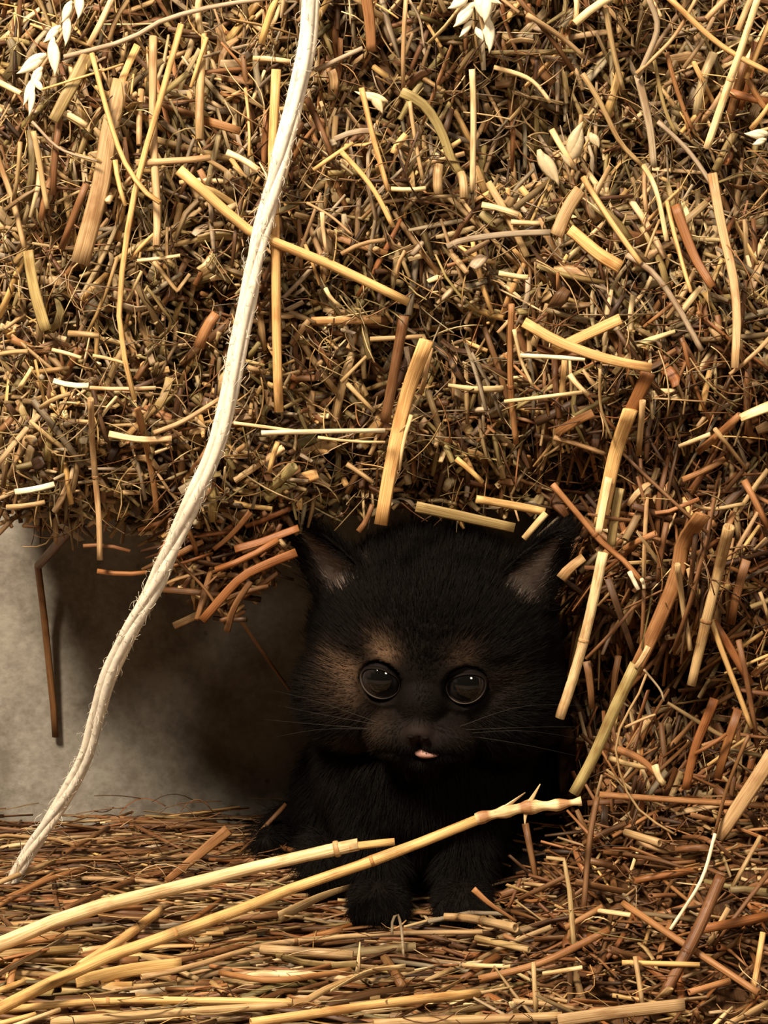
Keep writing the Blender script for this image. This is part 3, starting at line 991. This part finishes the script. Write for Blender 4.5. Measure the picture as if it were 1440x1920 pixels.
# loose litter on the floor
def floor_batch(N, kind, xr=(-0.18, 0.18), yr=(-0.15, 0.115), K=4, sides=5):
    X = rng.uniform(*xr, N); Y = rng.uniform(*yr, N)
    right = sstep(0.0, 0.06, X)
    phi = np.where(rng.random(N) < 0.85 - 0.7 * right, rng.normal(0.12, 0.28, N), rng.random(N) * 6.28)
    tilt = rng.normal(0, 0.06, N) + right * rng.normal(0.0, 0.33, N)
    if kind == 'lie':
        L = rng.uniform(0.012, 0.055, N) * (1 - 0.5 * right); W = rng.uniform(0.0008, 0.0021 + 0.0013 * (1 - right) * sstep(0.02, -0.04, Y), N); dz = rng.uniform(-0.007, -0.0005, N); curl = 0.05
    elif kind == 'big':
        L = rng.uniform(0.014, 0.034, N) * (1 - 0.35 * right); W = rng.uniform(0.0015, 0.0028, N); dz = rng.uniform(-0.002, 0.0015, N); curl = 0.04
    else:
        L = rng.uniform(0.006, 0.02, N); W = rng.uniform(0.0003, 0.0006, N); dz = rng.uniform(0, 0.007, N); curl = 0.2
    Z = G_fl(X, Y) + dz
    D = np.stack([np.cos(tilt) * np.cos(phi), np.cos(tilt) * np.sin(phi), np.sin(tilt)], 1)
    P = paths(np.stack([X, Y, Z], 1), D, L, K, curl * rng.normal(size=N))
    red = np.clip(0.5 + 0.45 * right + 0.4 * sstep(-0.02, 0.06, Y), 0, 1)  # more red-brown straw to the right; its darkness paints in weaker light there
    c = pick_cols(N, red)
    lim = np.where(X > 0.05, F_rt(X, Z) + 0.012, WALL_Y - 0.002)
    # the kitten sits here
    kit = (np.abs(P[:, :, 0] - 0.012).min(1) < 0.040) & (P[:, :, 1].max(1) > -0.012)
    keep = (P[:, :, 1].max(1) < lim) & (P[:, :, 2].max(1) < G_fl(X, Y) + 0.010) & ~(kit & (dz > -0.001)) & (P[:, :, 2].min(1) > -0.0075)
    fl = rng.uniform(0.3, 0.9, N)
    ref = rng.normal(size=(N, 3)) * 0.4 + np.cross(D, np.array([0, .5, .8]))
    m = keep
    return P[m], W[m] / 2, fl[m], ref[m], c[m], sides


gx = np.linspace(-0.2, 0.2, 90); gy = np.linspace(-0.17, WALL_Y - 0.001, 70)
GV = np.array([[x, y, float(G_fl(x, y)) - 0.007 + 0.003 * noise.noise(Vector((x * 120, y * 120, 1.0)))] for y in gy for x in gx])
GQ = np.array([(j * 90 + i, j * 90 + i + 1, (j + 1) * 90 + i + 1, (j + 1) * 90 + i) for j in range(69) for i in range(89)])
base = (GV, GQ, None, np.tile(np.array([0.09, 0.045, 0.02]), (len(GV), 1)) * (0.6 + 0.8 * rng.random((len(GV), 1))), GV * np.array([500, 1, 50]))
fa = floor_batch(7000, 'lie'); fb = floor_batch(1200, 'fibre', K=6, sides=3)
link('straw_litter', mesh_from('straw_litter', [base, as_part(fa), as_part(fb)], M_STRAW), None,
     'matted layer of chopped brown straw covering the floor', 'straw litter', kind='stuff')
singles(floor_batch(190, 'big', (-0.105, 0.0), (-0.078, 0.0)), 'straw_piece', None, 75, label='broken straw piece lying flat in the litter at lower left', cat='straw', group='straw pieces at lower left')
singles(floor_batch(260, 'big', (0.03, 0.115), (-0.078, 0.02)), 'straw_piece', None, 95, label='broken straw piece tangled in the litter heap at lower right', cat='straw', group='straw pieces at lower right')

# ------------------------------------------------------------------ details on the straws
def husk(name, a, b, w, colr, parent, style='grain'):
    """pointed husk: two glumes closing round a grain"""
    a, b = np.asarray(a, float), np.asarray(b, float)
    L = np.linalg.norm(b - a)
    t = np.linspace(0, 1, 7)
    prof = np.array([.35, .8, 1.0, .95, .72, .42, .06])
    D = (b - a) / L
    side = np.cross(D, [0.1, 1, 0.1]); side /= np.linalg.norm(side)
    parts = []
    for s in (-1, 1):
        P = a + D * (L * t)[:, None] + side[None] * (s * w * 0.16 * np.sin(t * 3.1))[:, None] + D * (0.06 * L * s)
        parts.append(tubes(P[None], np.array([w * 0.40]), np.array([0.75]), side[None], np.array(colr)[None] * (1 + .05 * s), 8, prof[None]))
    return link(name, mesh_from(name, parts, M_CHAFF), parent)


def seed_head(stem_pts, spike, label, tone=(0.86, 0.76, 0.55)):
    P = [at_y(u, v, hit(u, v, 'b')[1] - 0.011) for u, v in stem_pts]
    root = empty('seed_head', tuple(P[0]), label, 'seed head', 'seed heads stuck in the bale')
    Q = smooth_path(P, 10)
    link('stem', mesh_from('stem', [one_straw(Q, 0.0011, 't', 'thin')], M_STRAW), root)
    for (u0, v0, u1, v1, w) in spike:
        y = hit((u0 + u1) / 2, (v0 + v1) / 2, 'b')[1] - 0.012 - 0.001 * rng.random()
        husk('husk', at_y(u0, v0, y + .001), at_y(u1, v1, y), w * 0.000152, np.array(tone) * (0.9 + .15 * rng.random()), root)
    return root


seed_head([(150, -20), (125, 45), (95, 100), (65, 150), (55, 200)],
          [(152, -12, 146, 34, 17), (134, 4, 116, 40, 16), (128, 30, 122, 84, 17), (112, 50, 82, 78, 15), (100, 74, 102, 140, 22), (84, 104, 34, 136, 22),
           (78, 128, 56, 168, 18), (66, 150, 80, 172, 12), (62, 150, 44, 196, 14), (64, 165, 54, 216, 12)],
          'pale oat seed head hanging at the top left corner of the bale')
seed_head([(905, -25), (900, 20), (910, 70)],
          [(880, -8, 842, 14, 20), (888, 8, 852, 48, 22), (905, -12, 908, 40, 30), (915, 30, 917, 96, 22), (885, 40, 862, 68, 12), (900, -10, 940, 8, 12), (893, 52, 905, 76, 12)],
          'pale oat seed head at the top of the bale, right of the twine')
seed_head([(1090, 215), (1082, 280), (1072, 330)],
          [(1012, 284, 1046, 346, 26), (1068, 300, 1092, 232, 30), (1108, 250, 1122, 276, 17), (1080, 318, 1052, 288, 12)],
          'broken seed head with fat tan husks right of centre on the bale', (0.50, 0.40, 0.25))
seed_head([(1445, 240), (1400, 252)], [(1440, 252, 1398, 250, 16), (1436, 262, 1412, 270, 12)], 'small white husk pair at the right edge of the bale')
hz = empty('grain_husk', tuple(hit(700, 185, 'b')), 'single pale grain husk beside the twine near the top of the bale', 'grain husk')
husk('husk', *[at_y(u, v, hit(u, v, 'b')[1] - 0.008) for u, v in ((724, 190), (668, 172))], 0.0024, (0.75, 0.62, 0.38), hz)
husk('husk', *[at_y(u, v, hit(u, v, 'b')[1] - 0.008) for u, v in ((700, 178), (716, 212))], 0.0026, (0.62, 0.5, 0.3), hz)

# knobbly jointed tip of the long curved stem
stem = [o for o in bpy.data.objects if o.get('label', '').startswith('long curved golden')][0]
tipP = [at_y(u, v, y) for u, v, y in ((892, 1536, -.0342), (930, 1526, -.034), (985, 1514, -.034), (1040, 1510, -.034), (1090, 1502, -.034))]
Q = smooth_path(tipP, 26)
tt = np.linspace(0, 1, 26)
prof = 0.9 + 0.18 * np.sin(tt * 26) + 0.25 * np.exp(-((tt - .5) / .07) ** 2) - .25 * sstep(.7, .95, tt)
o_ = tubes(Q[None], np.array([0.0018]), np.array([0.9]), np.array([[0, 0, 1.0]]), np.array([PAL['p']]) * 1.02, 8, prof[None], hollow=True)
kk = (np.sin(o_[4][:, 1] * 560) > 0.55)
o_[3][kk] *= np.array([0.50, 0.36, 0.30])
ktip = link('knobbly_tip', mesh_from('knobbly_tip', [o_], M_STRAW), stem)
for pts, w in ((((930, 1526), (955, 1508), (985, 1486)), 15), (((985, 1516), (998, 1496), (1013, 1470)), 13), (((988, 1512), (985, 1530), (984, 1549)), 12)):
    Pq = smooth_path([at_y(u, v, -.0345) for u, v in pts], 6)
    link('barb', mesh_from('barb', [one_straw(Pq, w * 0.000144, 'p', 'leaf', (1, .15))], M_STRAW), ktip)

# kinked dark straw hanging in front of the concrete
P = [at_y(u, v, y) for u, v, y in ((150, 972, .045), (71, 1062, .112), (83, 1158, .118), (100, 1325, .1215), (104, 1382, .122))]
Q = bend_path(P, 14)
link('kinked_straw', mesh_from('kinked_straw', [one_straw(Q, 0.0032, 'b', 'bend', (1, .8))], M_STRAW), None,
     'dark brown kinked straw hanging from the bale against the concrete wall', 'straw')
P = [at_y(u, v, y) for u, v, y in ((440, 1146, .050), (479, 1204, .054), (563, 1322, .060))]
link('hanging_straw', mesh_from('hanging_straw', [one_straw(smooth_path(P, 8), 0.0013, 'b', 'tube', (1, .7))], M_STRAW), None,
     'thin grey brown straw hanging in the dark gap left of the kitten', 'straw')

# ------------------------------------------------------------------ baling twine
TW = [(604, -330), (592, -120), (583, 0), (575, 90), (555, 180), (530, 280), (507, 370), (482, 470), (463, 570), (441, 680), (421, 780), (396, 860), (365, 930), (325, 1020),
      (287, 1105), (245, 1182), (207, 1260), (182, 1340), (163, 1410), (130, 1480), (85, 1552), (40, 1622), (8, 1680)]
def tw_y(i, v):
    if v < 900:
        return -0.014
    return float(np.interp(v, [900, 1100, 1400, 1680], [-0.014, -0.004, 0.018, 0.036]))
P = np.array([at_y(u, v, tw_y(i, v)) for i, (u, v) in enumerate(TW)])
Q = smooth_path(P, 170)
twine = empty('baling_twine', tuple(P[-1]), 'white frayed baling twine running down across the bale to the floor', 'twine')
T = np.gradient(Q, axis=0); T /= np.linalg.norm(T, axis=1, keepdims=True)
n1 = np.cross(T, [0, 1, 0]); n1 /= np.linalg.norm(n1, axis=1, keepdims=True)
n2 = np.cross(T, n1)
sl = np.concatenate([[0], np.cumsum(np.linalg.norm(np.diff(Q, axis=0), axis=1))])
wid = np.interp(sl / sl[-1], [0, .15, .4, .6, .75, 1], [.00215, .0025, .0026, .0027, .0026, .0022])
for k in range(4):
    ph = k * math.pi / 2 + sl * 28 + 0.8 * np.sin(sl * 60)
    Pk = Q + n1 * (wid * 0.5 * np.cos(ph))[:, None] + n2 * (wid * 0.36 * np.sin(ph))[:, None]
    c = np.array([0.83, 0.77, 0.66]) * (0.94 + 0.07 * (k % 2)) * np.array([1, 1 - .015 * k, 1 - .03 * k])
    out = tubes(Pk[None], np.array([0.00135]), np.array([0.9]), np.array([[1.0, 0.2, 0]]), c[None], 9, (1 + 0.06 * np.sin(sl * 300 + k))[None] * (wid / .0026)[None])
    vn = np.array([noise.noise(Vector((p[0] * 900, p[1] * 900, p[2] * 120))) for p in out[0]])
    out[3][:] *= (0.92 + 0.30 * vn)[:, None]
    link('strand', mesh_from('strand', [out], M_TWINE), twine)
NF = 900
fi = rng.integers(2, 168, NF)
ang = rng.random(NF) * 6.28
D = T[fi] * np.sign(rng.normal(size=NF))[:, None] + 0.55 * (n1[fi] * np.cos(ang)[:, None] + n2[fi] * np.sin(ang)[:, None])
D /= np.linalg.norm(D, axis=1, keepdims=True)
C = Q[fi] + (n1[fi] * np.cos(ang)[:, None] + n2[fi] * np.sin(ang)[:, None]) * (wid[fi] * 0.95)[:, None]
Pf = paths(C, D, rng.uniform(0.001, 0.0055, NF), 5, 0.25 * rng.normal(size=NF))
link('frayed_fibre', mesh_from('frayed_fibre', [tubes(Pf, np.full(NF, 0.00006), np.ones(NF), rng.normal(size=(NF, 3)), np.tile([[.8, .74, .62]], (NF, 1)), 3)], M_TWINE), twine, kind='stuff')

# ------------------------------------------------------------------ the kitten
def ball(bm, c, r, rot=None, seg=24):
    m = Matrix.Translation(c) @ (rot.to_4x4() if rot else Matrix.Identity(4)) @ Matrix.Diagonal((*r, 1))
    bmesh.ops.create_uvsphere(bm, u_segments=seg, v_segments=seg // 2, radius=1, matrix=m)


def limb(bm, pts, rad, n=14):
    """chain of overlapping balls: a tapering limb"""
    pts = np.asarray(pts, float)
    Q = smooth_path(pts, n)
    R = np.interp(np.linspace(0, 1, n), np.linspace(0, 1, len(rad)), rad)
    for q, r in zip(Q, R):
        ball(bm, Vector(q), (r, r, r), seg=14)


HS = 0.0107
HC = Vector((0.0150, 0.030, 0.0812))                       # middle of the head
HROT = Matrix.Rotation(math.radians(-7), 3, 'Z') @ Matrix.Rotation(math.radians(7), 3, 'X') @ Matrix.Rotation(math.radians(2), 3, 'Y')


def hw(x, y, z):
    """head-local centimetres -> world"""
    return HC + HROT @ (Vector((x, y, z)) * HS)


def hball(bm, x, y, z, rx, ry, rz):
    ball(bm, hw(x, y, z), (rx * HS, ry * HS, rz * HS), HROT)


EYES = [(-1.17, -2.47, -0.12), (1.17, -2.47, -0.12)]
EYE_R = 0.62
bm = bmesh.new()
# head
hball(bm, 0, 0, 0.15, 3.45, 3.25, 3.25)
hball(bm, 0, -0.8, 0.9, 2.7, 2.3, 2.1)
for s in (-1, 1):
    hball(bm, s * 1.95, -1.0, -1.05, 1.75, 1.75, 1.55)
    hball(bm, s * 0.62, -3.02, -1.55, 0.88, 0.78, 0.62)        # whisker pads
    hball(bm, s * 1.3, -2.15, 0.75, 0.95, 0.7, 0.5)            # brow
hball(bm, 0, -2.75, -0.65, 0.72, 0.85, 0.85)
hball(bm, 0, -3.45, -1.24, 0.48, 0.42, 0.34)                   # nose leather
hball(bm, 0, -2.75, -2.12, 0.85, 0.75, 0.48)                   # chin
hball(bm, 0, -1.4, -1.9, 1.7, 1.6, 1.0)


def ear(bm, base, axis, side, fwd, h, w, thick):
    """cupped triangular ear, closed shell"""
    axis, side, fwd = [Vector(a).normalized() for a in (axis, side, fwd)]
    ns, ntt = 12, 11
    F, B = [], []
    for i in range(ns):
        s = i / (ns - 1)
        wd = w * ((1 - s) ** 0.62) * (1 - 0.15 * (1 - s)) + 0.05
        for j in range(ntt):
            t = -1 + 2 * j / (ntt - 1)
            p = base + (axis * (s * h) + side * (t * wd) + fwd * (0.62 * wd * t * t - 0.10 * h * s * (1 - s)))
            th = thick * (1 - 0.55 * abs(t)) * (1 - 0.5 * s)
            F.append(bm.verts.new(hw(*p)))
            B.append(bm.verts.new(hw(*(p - fwd * (th + 0.12)))))
    def q(a, b, c, d):
        bm.faces.new((a, b, c, d))
    for i in range(ns - 1):
        for j in range(ntt - 1):
            a = i * ntt + j
            q(F[a], F[a + 1], F[a + ntt + 1], F[a + ntt])
            q(B[a], B[a + ntt], B[a + ntt + 1], B[a + 1])
    for i in range(ns - 1):
        a, b = i * ntt, i * ntt + ntt - 1
        q(F[a], F[a + ntt], B[a + ntt], B[a]); q(F[b], B[b], B[b + ntt], F[b + ntt])
    for j in range(ntt - 1):
        a, b = j, (ns - 1) * ntt + j
        q(F[a], B[a], B[a + 1], F[a + 1]); q(F[b], F[b + 1], B[b + 1], B[b])


EARS = [(Vector((-2.25, -0.75, 2.05)), Vector((-0.74, -0.15, 0.80)), Vector((0.72, -0.35, 0.60)), Vector((-0.30, -0.90, -0.25))),
        (Vector((2.25, -0.65, 2.0)), Vector((0.62, -0.15, 0.85)), Vector((-0.80, -0.35, 0.48)), Vector((0.28, -0.92, -0.22)))]
for b, ax, sd, fw in EARS:
    ear(bm, b, ax, sd, fw, 2.45, 1.15, 0.16)
# neck, chest, back, haunches
limb(bm, [(0.015, 0.045, 0.066), (0.013, 0.047, 0.050), (0.012, 0.050, 0.038)], [0.029, 0.031, 0.033], 6)
limb(bm, [(0.012, 0.044, 0.040), (0.013, 0.062, 0.038), (0.016, 0.080, 0.032)], [0.033, 0.034, 0.031], 6)
for s in (-1, 1):
    ball(bm, Vector((0.013 + s * 0.026, 0.070, 0.022)), (0.015, 0.025, 0.021))                     # haunch
    limb(bm, [(0.013 + s * 0.030, 0.055, 0.011), (0.013 + s * 0.031, 0.030, 0.010)], [0.0085, 0.0075], 6)   # hind foot
# front legs with paws and toes
for s in (-1, 1):
    x = 0.011 + s * 0.0125
    limb(bm, [(x + s * .004, 0.034, 0.040), (x + s * .002, 0.026, 0.026), (x, 0.017, 0.012)], [0.0135, 0.0098, 0.0080], 10)
    ball(bm, Vector((x, 0.009, 0.0085)), (0.0088, 0.0110, 0.0062))
    for k in range(4):
        ball(bm, Vector((x + (k - 1.5) * 0.0041, 0.0000 + abs(k - 1.5) * 0.0014, 0.0072)), (0.0027, 0.0042, 0.0040), seg=12)
# tail curled round the flank
limb(bm, [(0.018, 0.098, 0.020), (-0.012, 0.102, 0.012), (-0.034, 0.085, 0.010), (-0.038, 0.062, 0.009)], [0.009, 0.0075, 0.006, 0.004], 14)
me = bpy.data.meshes.new('kitten_raw')
bm.to_mesh(me); bm.free()
tmp = bpy.data.objects.new('kitten_raw', me)
COL.objects.link(tmp)
md = tmp.modifiers.new('r', 'REMESH'); md.mode = 'VOXEL'; md.voxel_size = 0.00085
md = tmp.modifiers.new('s', 'SMOOTH'); md.factor = 0.5; md.iterations = 5
dg = bpy.context.evaluated_depsgraph_get()
km = bpy.data.meshes.new_from_object(tmp.evaluated_get(dg))
bpy.data.objects.remove(tmp)
nv = len(km.vertices)
KV = np.empty(nv * 3, np.float32); km.vertices.foreach_get('co', KV); KV = KV.reshape(-1, 3).astype(float)
HR = np.array(HROT)
def local(V):
    return (V - np.array(HC)) @ HR / HS
LV = local(KV)
# eye sockets and mouth line
for e in EYES:
    e = np.array(e)
    d = LV - e
    rho = np.hypot(d[:, 0], d[:, 2])
    m = (rho < 0.64) & (np.abs(d[:, 1]) < 1.2)
    tgt = e[1] - np.sqrt(np.maximum(EYE_R ** 2 - rho ** 2, 0)) + 0.55 * (1 - (rho / 0.66) ** 4) + 0.05
    w = sstep(0.64, 0.52, rho)
    LV[m, 1] = (LV[:, 1] * (1 - w) + np.maximum(LV[:, 1], tgt) * w)[m]
mouth = np.exp(-((LV[:, 2] + 1.88 + 0.10 * np.cos(LV[:, 0] * 4.2)) / 0.09) ** 2) * (np.abs(LV[:, 0]) < 1.15) * (LV[:, 1] < -2.2)
LV[:, 1] += 0.16 * mouth
phil = np.exp(-(LV[:, 0] / 0.07) ** 2) * (LV[:, 2] < -1.25) * (LV[:, 2] > -1.75) * (LV[:, 1] < -3.0)
LV[:, 1] += 0.12 * phil
KV = np.array(HC) + (LV * HS) @ HR.T
km.vertices.foreach_set('co', KV.astype(np.float32).reshape(-1))
km.update()
KN = np.empty(nv * 3, np.float32); km.vertices.foreach_get('normal', KN); KN = KN.reshape(-1, 3).astype(float)
LN = KN @ HR


def blob(V, c, r):
    return np.exp(-(((V - np.array(c)) / np.array(r)) ** 2).sum(1))


def coat(V, Nn):
    """coat colour by place: near black, faint brown over brows, cheeks and chin with the lit left side painted in, bare grey skin inside the ears"""
    n = len(V)
    c = np.tile(np.array([[0.0050, 0.0036, 0.0030]]), (n, 1))
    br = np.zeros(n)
    for s in (-1, 1):  # brown fur, made stronger on the left to paint in light on that side
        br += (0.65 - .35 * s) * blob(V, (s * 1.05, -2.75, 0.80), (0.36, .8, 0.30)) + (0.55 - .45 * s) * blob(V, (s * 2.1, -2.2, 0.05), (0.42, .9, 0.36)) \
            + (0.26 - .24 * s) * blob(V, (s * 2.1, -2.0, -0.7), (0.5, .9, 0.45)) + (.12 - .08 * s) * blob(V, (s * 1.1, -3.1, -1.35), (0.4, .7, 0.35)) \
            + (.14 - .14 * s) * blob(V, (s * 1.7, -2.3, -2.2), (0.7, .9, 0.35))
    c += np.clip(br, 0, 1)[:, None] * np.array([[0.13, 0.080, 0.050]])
    nose = blob(V, (0, -3.75, -1.22), (0.42, .5, 0.26))
    c = c * (1 - nose[:, None]) + nose[:, None] * np.array([[0.022, 0.015, 0.013]])
    inner = np.zeros(n)
    for b, ax, sd, fw in EARS:
        ax, sd, fw = [np.array(a.normalized()) for a in (ax, sd, fw)]
        d = V - np.array(b)
        s = d @ ax; t = d @ sd
        inner = np.maximum(inner, (s > 0.15) * (s < 2.0) * np.exp(-(t / (0.62 * (1.05 - s / 2.4))) ** 4) * (Nn @ fw > 0.15) * (np.abs(d @ fw) < 1.3))
    c = c * (1 - inner[:, None]) + inner[:, None] * np.array([[0.20, 0.15, 0.13]])
    return c, inner, np.clip(br, 0, 1)


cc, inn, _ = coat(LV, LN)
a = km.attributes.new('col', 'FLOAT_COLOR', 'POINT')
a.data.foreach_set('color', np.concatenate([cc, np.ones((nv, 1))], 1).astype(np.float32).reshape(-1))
km.polygons.foreach_set('use_smooth', np.ones(len(km.polygons), bool))
km.materials.clear(); km.materials.append(M_SKIN)
km.name = 'kitten'
kitten = link('kitten', km, None, 'small fluffy black kitten sitting in the gap under the straw bale, looking out', 'kitten')

# fur strands
km.calc_loop_triangles()
tri = np.empty(len(km.loop_triangles) * 3, np.int32); km.loop_triangles.foreach_get('vertices', tri); tri = tri.reshape(-1, 3)
A, B, C3 = KV[tri[:, 0]], KV[tri[:, 1]], KV[tri[:, 2]]
ar = np.linalg.norm(np.cross(B - A, C3 - A), axis=1)
cen = (A + B + C3) / 3
lc = local(cen)
front = cen[:, 1] < 0.075
wgt = ar * np.where(front, 1.0, 0.35) * np.where(lc[:, 1] < -1.5, 2.4, 1.0)
NH = 85000
ti = rng.choice(len(tri), NH, p=wgt / wgt.sum())
r1, r2 = np.sqrt(rng.random(NH)), rng.random(NH)
bw = np.stack([1 - r1, r1 * (1 - r2), r1 * r2], 1)
HP = (KV[tri[ti]] * bw[:, :, None]).sum(1)
HN = (KN[tri[ti]] * bw[:, :, None]).sum(1); HN /= np.linalg.norm(HN, axis=1, keepdims=True) + 1e-9
HL, HLN = local(HP), HN @ HR
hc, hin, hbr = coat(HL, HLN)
head = HL[:, 2] > -2.4
away = HP - np.array(hw(0, -3.3, -0.7))
down = np.array([0, 0.15, -1.0])
flow = np.where(head[:, None], away / (np.linalg.norm(away, axis=1, keepdims=True) + 1e-9), down[None])
flow = flow - (flow * HN).sum(1, keepdims=True) * HN
flow /= np.linalg.norm(flow, axis=1, keepdims=True) + 1e-9
dn = np.linalg.norm(HL - np.array([0, -3.4, -1.0]), axis=1)
Lh = np.where(head, 0.0018 + 0.0042 * sstep(0.8, 3.6, dn), 0.0068)
paw = (HP[:, 2] < 0.016) & (HP[:, 1] < 0.03)
Lh = np.where(paw, 0.0028, Lh)
eyed = np.min([np.hypot(HL[:, 0] - e[0], HL[:, 2] - e[2]) + (HL[:, 1] > -1.2) * 9 for e in EYES], axis=0)
Lh *= 0.28 + 0.72 * sstep(0.55, 1.4, eyed)
Lh = np.where(hin > 0.3, Lh * 0.55, Lh) * (0.7 + 0.6 * rng.random(NH))
nosed = np.linalg.norm((HL - np.array([0, -3.8, -1.24])) / np.array([.5, .6, .32]), axis=1)
keep = (eyed > 0.54) & (nosed > 1.0) & ((hin < 0.3) | (rng.random(NH) < 0.30))
Dh = HN * 0.62 + flow * 0.75 + rng.normal(size=(NH, 3)) * 0.16
Dh /= np.linalg.norm(Dh, axis=1, keepdims=True)
s = np.linspace(0, 1, 4)
PH = HP[:, None] - HN[:, None] * 0.0003 + Dh[:, None] * (Lh[:, None] * s[None])[..., None] + flow[:, None] * (Lh[:, None] * 0.30 * s[None] ** 2)[..., None] \
    - HN[:, None] * (Lh[:, None] * 0.16 * s[None] ** 2)[..., None]
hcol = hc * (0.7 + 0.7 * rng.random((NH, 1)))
hcol[hin > 0.3] = np.array([0.42, 0.37, 0.33])
k = keep
prof = np.broadcast_to(np.array([1, .9, .6, .08]), (k.sum(), 4))
link('fur', mesh_from('fur', [tubes(PH[k], np.full(k.sum(), 0.000075), np.ones(k.sum()), rng.normal(size=(k.sum(), 3)), hcol[k], 3, prof)], M_FUR), kitten, kind='stuff')

# eyes
m_eye, nt, b = new_mat('kitten_eye')
at = nt.nodes.new('ShaderNodeAttribute'); at.attribute_name = 'col'
nt.links.new(at.outputs['Color'], b.inputs['Base Color'])
b.inputs['Roughness'].default_value = 0.9
b.inputs['Coat Weight'].default_value = 1.0
b.inputs['Coat Roughness'].default_value = 0.02
b.inputs['Coat IOR'].default_value = 1.5
b.inputs['Specular IOR Level'].default_value = 0.0
GAZE = Vector((0.10, -1, 0.12)).normalized()
for e in EYES:
    bm = bmesh.new()
    bmesh.ops.create_uvsphere(bm, u_segments=40, v_segments=28, radius=EYE_R * HS)
    me = bpy.data.meshes.new('eye')
    bm.to_mesh(me); bm.free()
    V = np.array([v.co[:] for v in me.vertices])
    g = np.array(HROT @ GAZE)
    ang = np.degrees(np.arccos(np.clip(V @ g / (EYE_R * HS), -1, 1)))
    col = np.where((ang < 36)[:, None], [[.003, .003, .003]], np.where((ang < 62)[:, None], [[.012, .010, .010]], np.where((ang < 68)[:, None], [[.006, .005, .005]], [[.03, .025, .022]])))
    a = me.attributes.new('col', 'FLOAT_COLOR', 'POINT')
    a.data.foreach_set('color', np.concatenate([col, np.ones((len(V), 1))], 1).astype(np.float32).reshape(-1))
    for p in me.polygons:
        p.use_smooth = True
    me.materials.append(m_eye)
    eo = link('eye', me, kitten)
    eo.location = hw(*e)
    # lids: a shell over the eyeball with an almond opening, running out under the fur
    nth = 48
    th = np.arange(nth) * 2 * math.pi / nth
    ax = 0.53 * np.cos(th)
    az = 0.45 * np.sin(th) * np.where(np.sin(th) > 0, 0.86, 1.0) + 0.08 * np.cos(th) * np.sign(e[0])
    V, CO = [], []
    for f, dr, rim in ((0.97, -0.02, 1.0), (1.0, 0.035, 0.8), (1.05, 0.045, 0.25), (1.12, 0.03, 0.0), (1.25, -0.06, 0.0), (1.40, -0.16, 0.0)):
        x, z = ax * f, az * f
        rr = np.hypot(x, z)
        y = -np.sqrt(np.maximum((EYE_R + dr) ** 2 - rr ** 2, 0.004))
        V += [np.array(hw(e[0] + p, e[1] + q, e[2] + r)) for p, q, r in zip(x, y, z)]
        low = sstep(0.3, -0.6, np.sin(th) + 0.5 * np.cos(th))[:, None]  # paler lower left of the rim: a lit crescent painted into the lid
        CO.append(np.array([[0.005, 0.0036, 0.003]]) + rim * (0.012 + 0.06 * low) * np.array([[1, .78, .66]]))
    V = np.array(V); CO = np.concatenate(CO)
    Q = np.array([(k * nth + i, k * nth + (i + 1) % nth, (k + 1) * nth + (i + 1) % nth, (k + 1) * nth + i) for k in range(5) for i in range(nth)])
    link('eyelid', mesh_from('eyelid', [(V, Q, None, CO, V)], M_SKIN), kitten)

# pink lower lip and tongue tip
m_lip, nt, b = new_mat('pink_lip')
nz = nt.nodes.new('ShaderNodeTexNoise'); nz.inputs['Scale'].default_value = 700
rp = nt.nodes.new('ShaderNodeValToRGB')
rp.color_ramp.elements[0].color = (0.24, 0.12, 0.095, 1); rp.color_ramp.elements[1].color = (0.38, 0.21, 0.17, 1)
nt.links.new(nz.outputs[0], rp.inputs[0]); nt.links.new(rp.outputs[0], b.inputs['Base Color'])
b.inputs['Roughness'].default_value = 0.6
bm = bmesh.new()
hball(bm, 0.22, -3.42, -1.86, 0.36, 0.30, 0.15)
for v in bm.verts:      # taper toward one corner of the mouth
    l = (HROT.transposed() @ (v.co - HC)) / HS
    f = 1 - 0.45 * max(0, (l.x - 0.1)) / 0.5
    l.z = -1.86 + (l.z + 1.86) * f - 0.10 * (l.x - .16) ** 2
    v.co = hw(*l)
me = bpy.data.meshes.new('tongue'); bm.to_mesh(me); bm.free()
for p in me.polygons:
    p.use_smooth = True
me.materials.append(m_lip)
link('tongue', me, kitten, label='pink tongue tip between the lips')
for s in (-1, 1):
    bm = bmesh.new(); hball(bm, s * 0.20, -3.86, -1.27, 0.10, 0.07, 0.06)
    me = bpy.data.meshes.new('nostril'); bm.to_mesh(me); bm.free()
    me.attributes.new('col', 'FLOAT_COLOR', 'POINT').data.foreach_set('color', np.tile([.006, .004, .004, 1], len(me.vertices)).astype(np.float32))
    me.materials.append(M_SKIN)
    link('nostril', me, kitten)
    for k in range(4):
        a0 = hw(s * (0.75 + .12 * (k % 3)), -3.45 + .06 * k, -1.2 - .12 * (k // 2))
        a1 = hw(s * (2.6 + .25 * rng.random()), -3.0 + .3 * rng.random(), -0.9 - .28 * k + .3 * rng.random())
        a2 = hw(s * (4.2 + .6 * rng.random()), -2.2 + .5 * rng.random(), -1.0 - .5 * k + .4 * rng.random())
        Pw = smooth_path([a0, a1, a2], 8)
        out = tubes(Pw[None], np.array([0.00007]), np.ones(1), np.array([[0, 1, .2]]), np.array([[.04, .035, .03]]), 4, np.linspace(1, .2, 8)[None])
        link('whisker', mesh_from('whisker', [out], M_FUR), kitten)
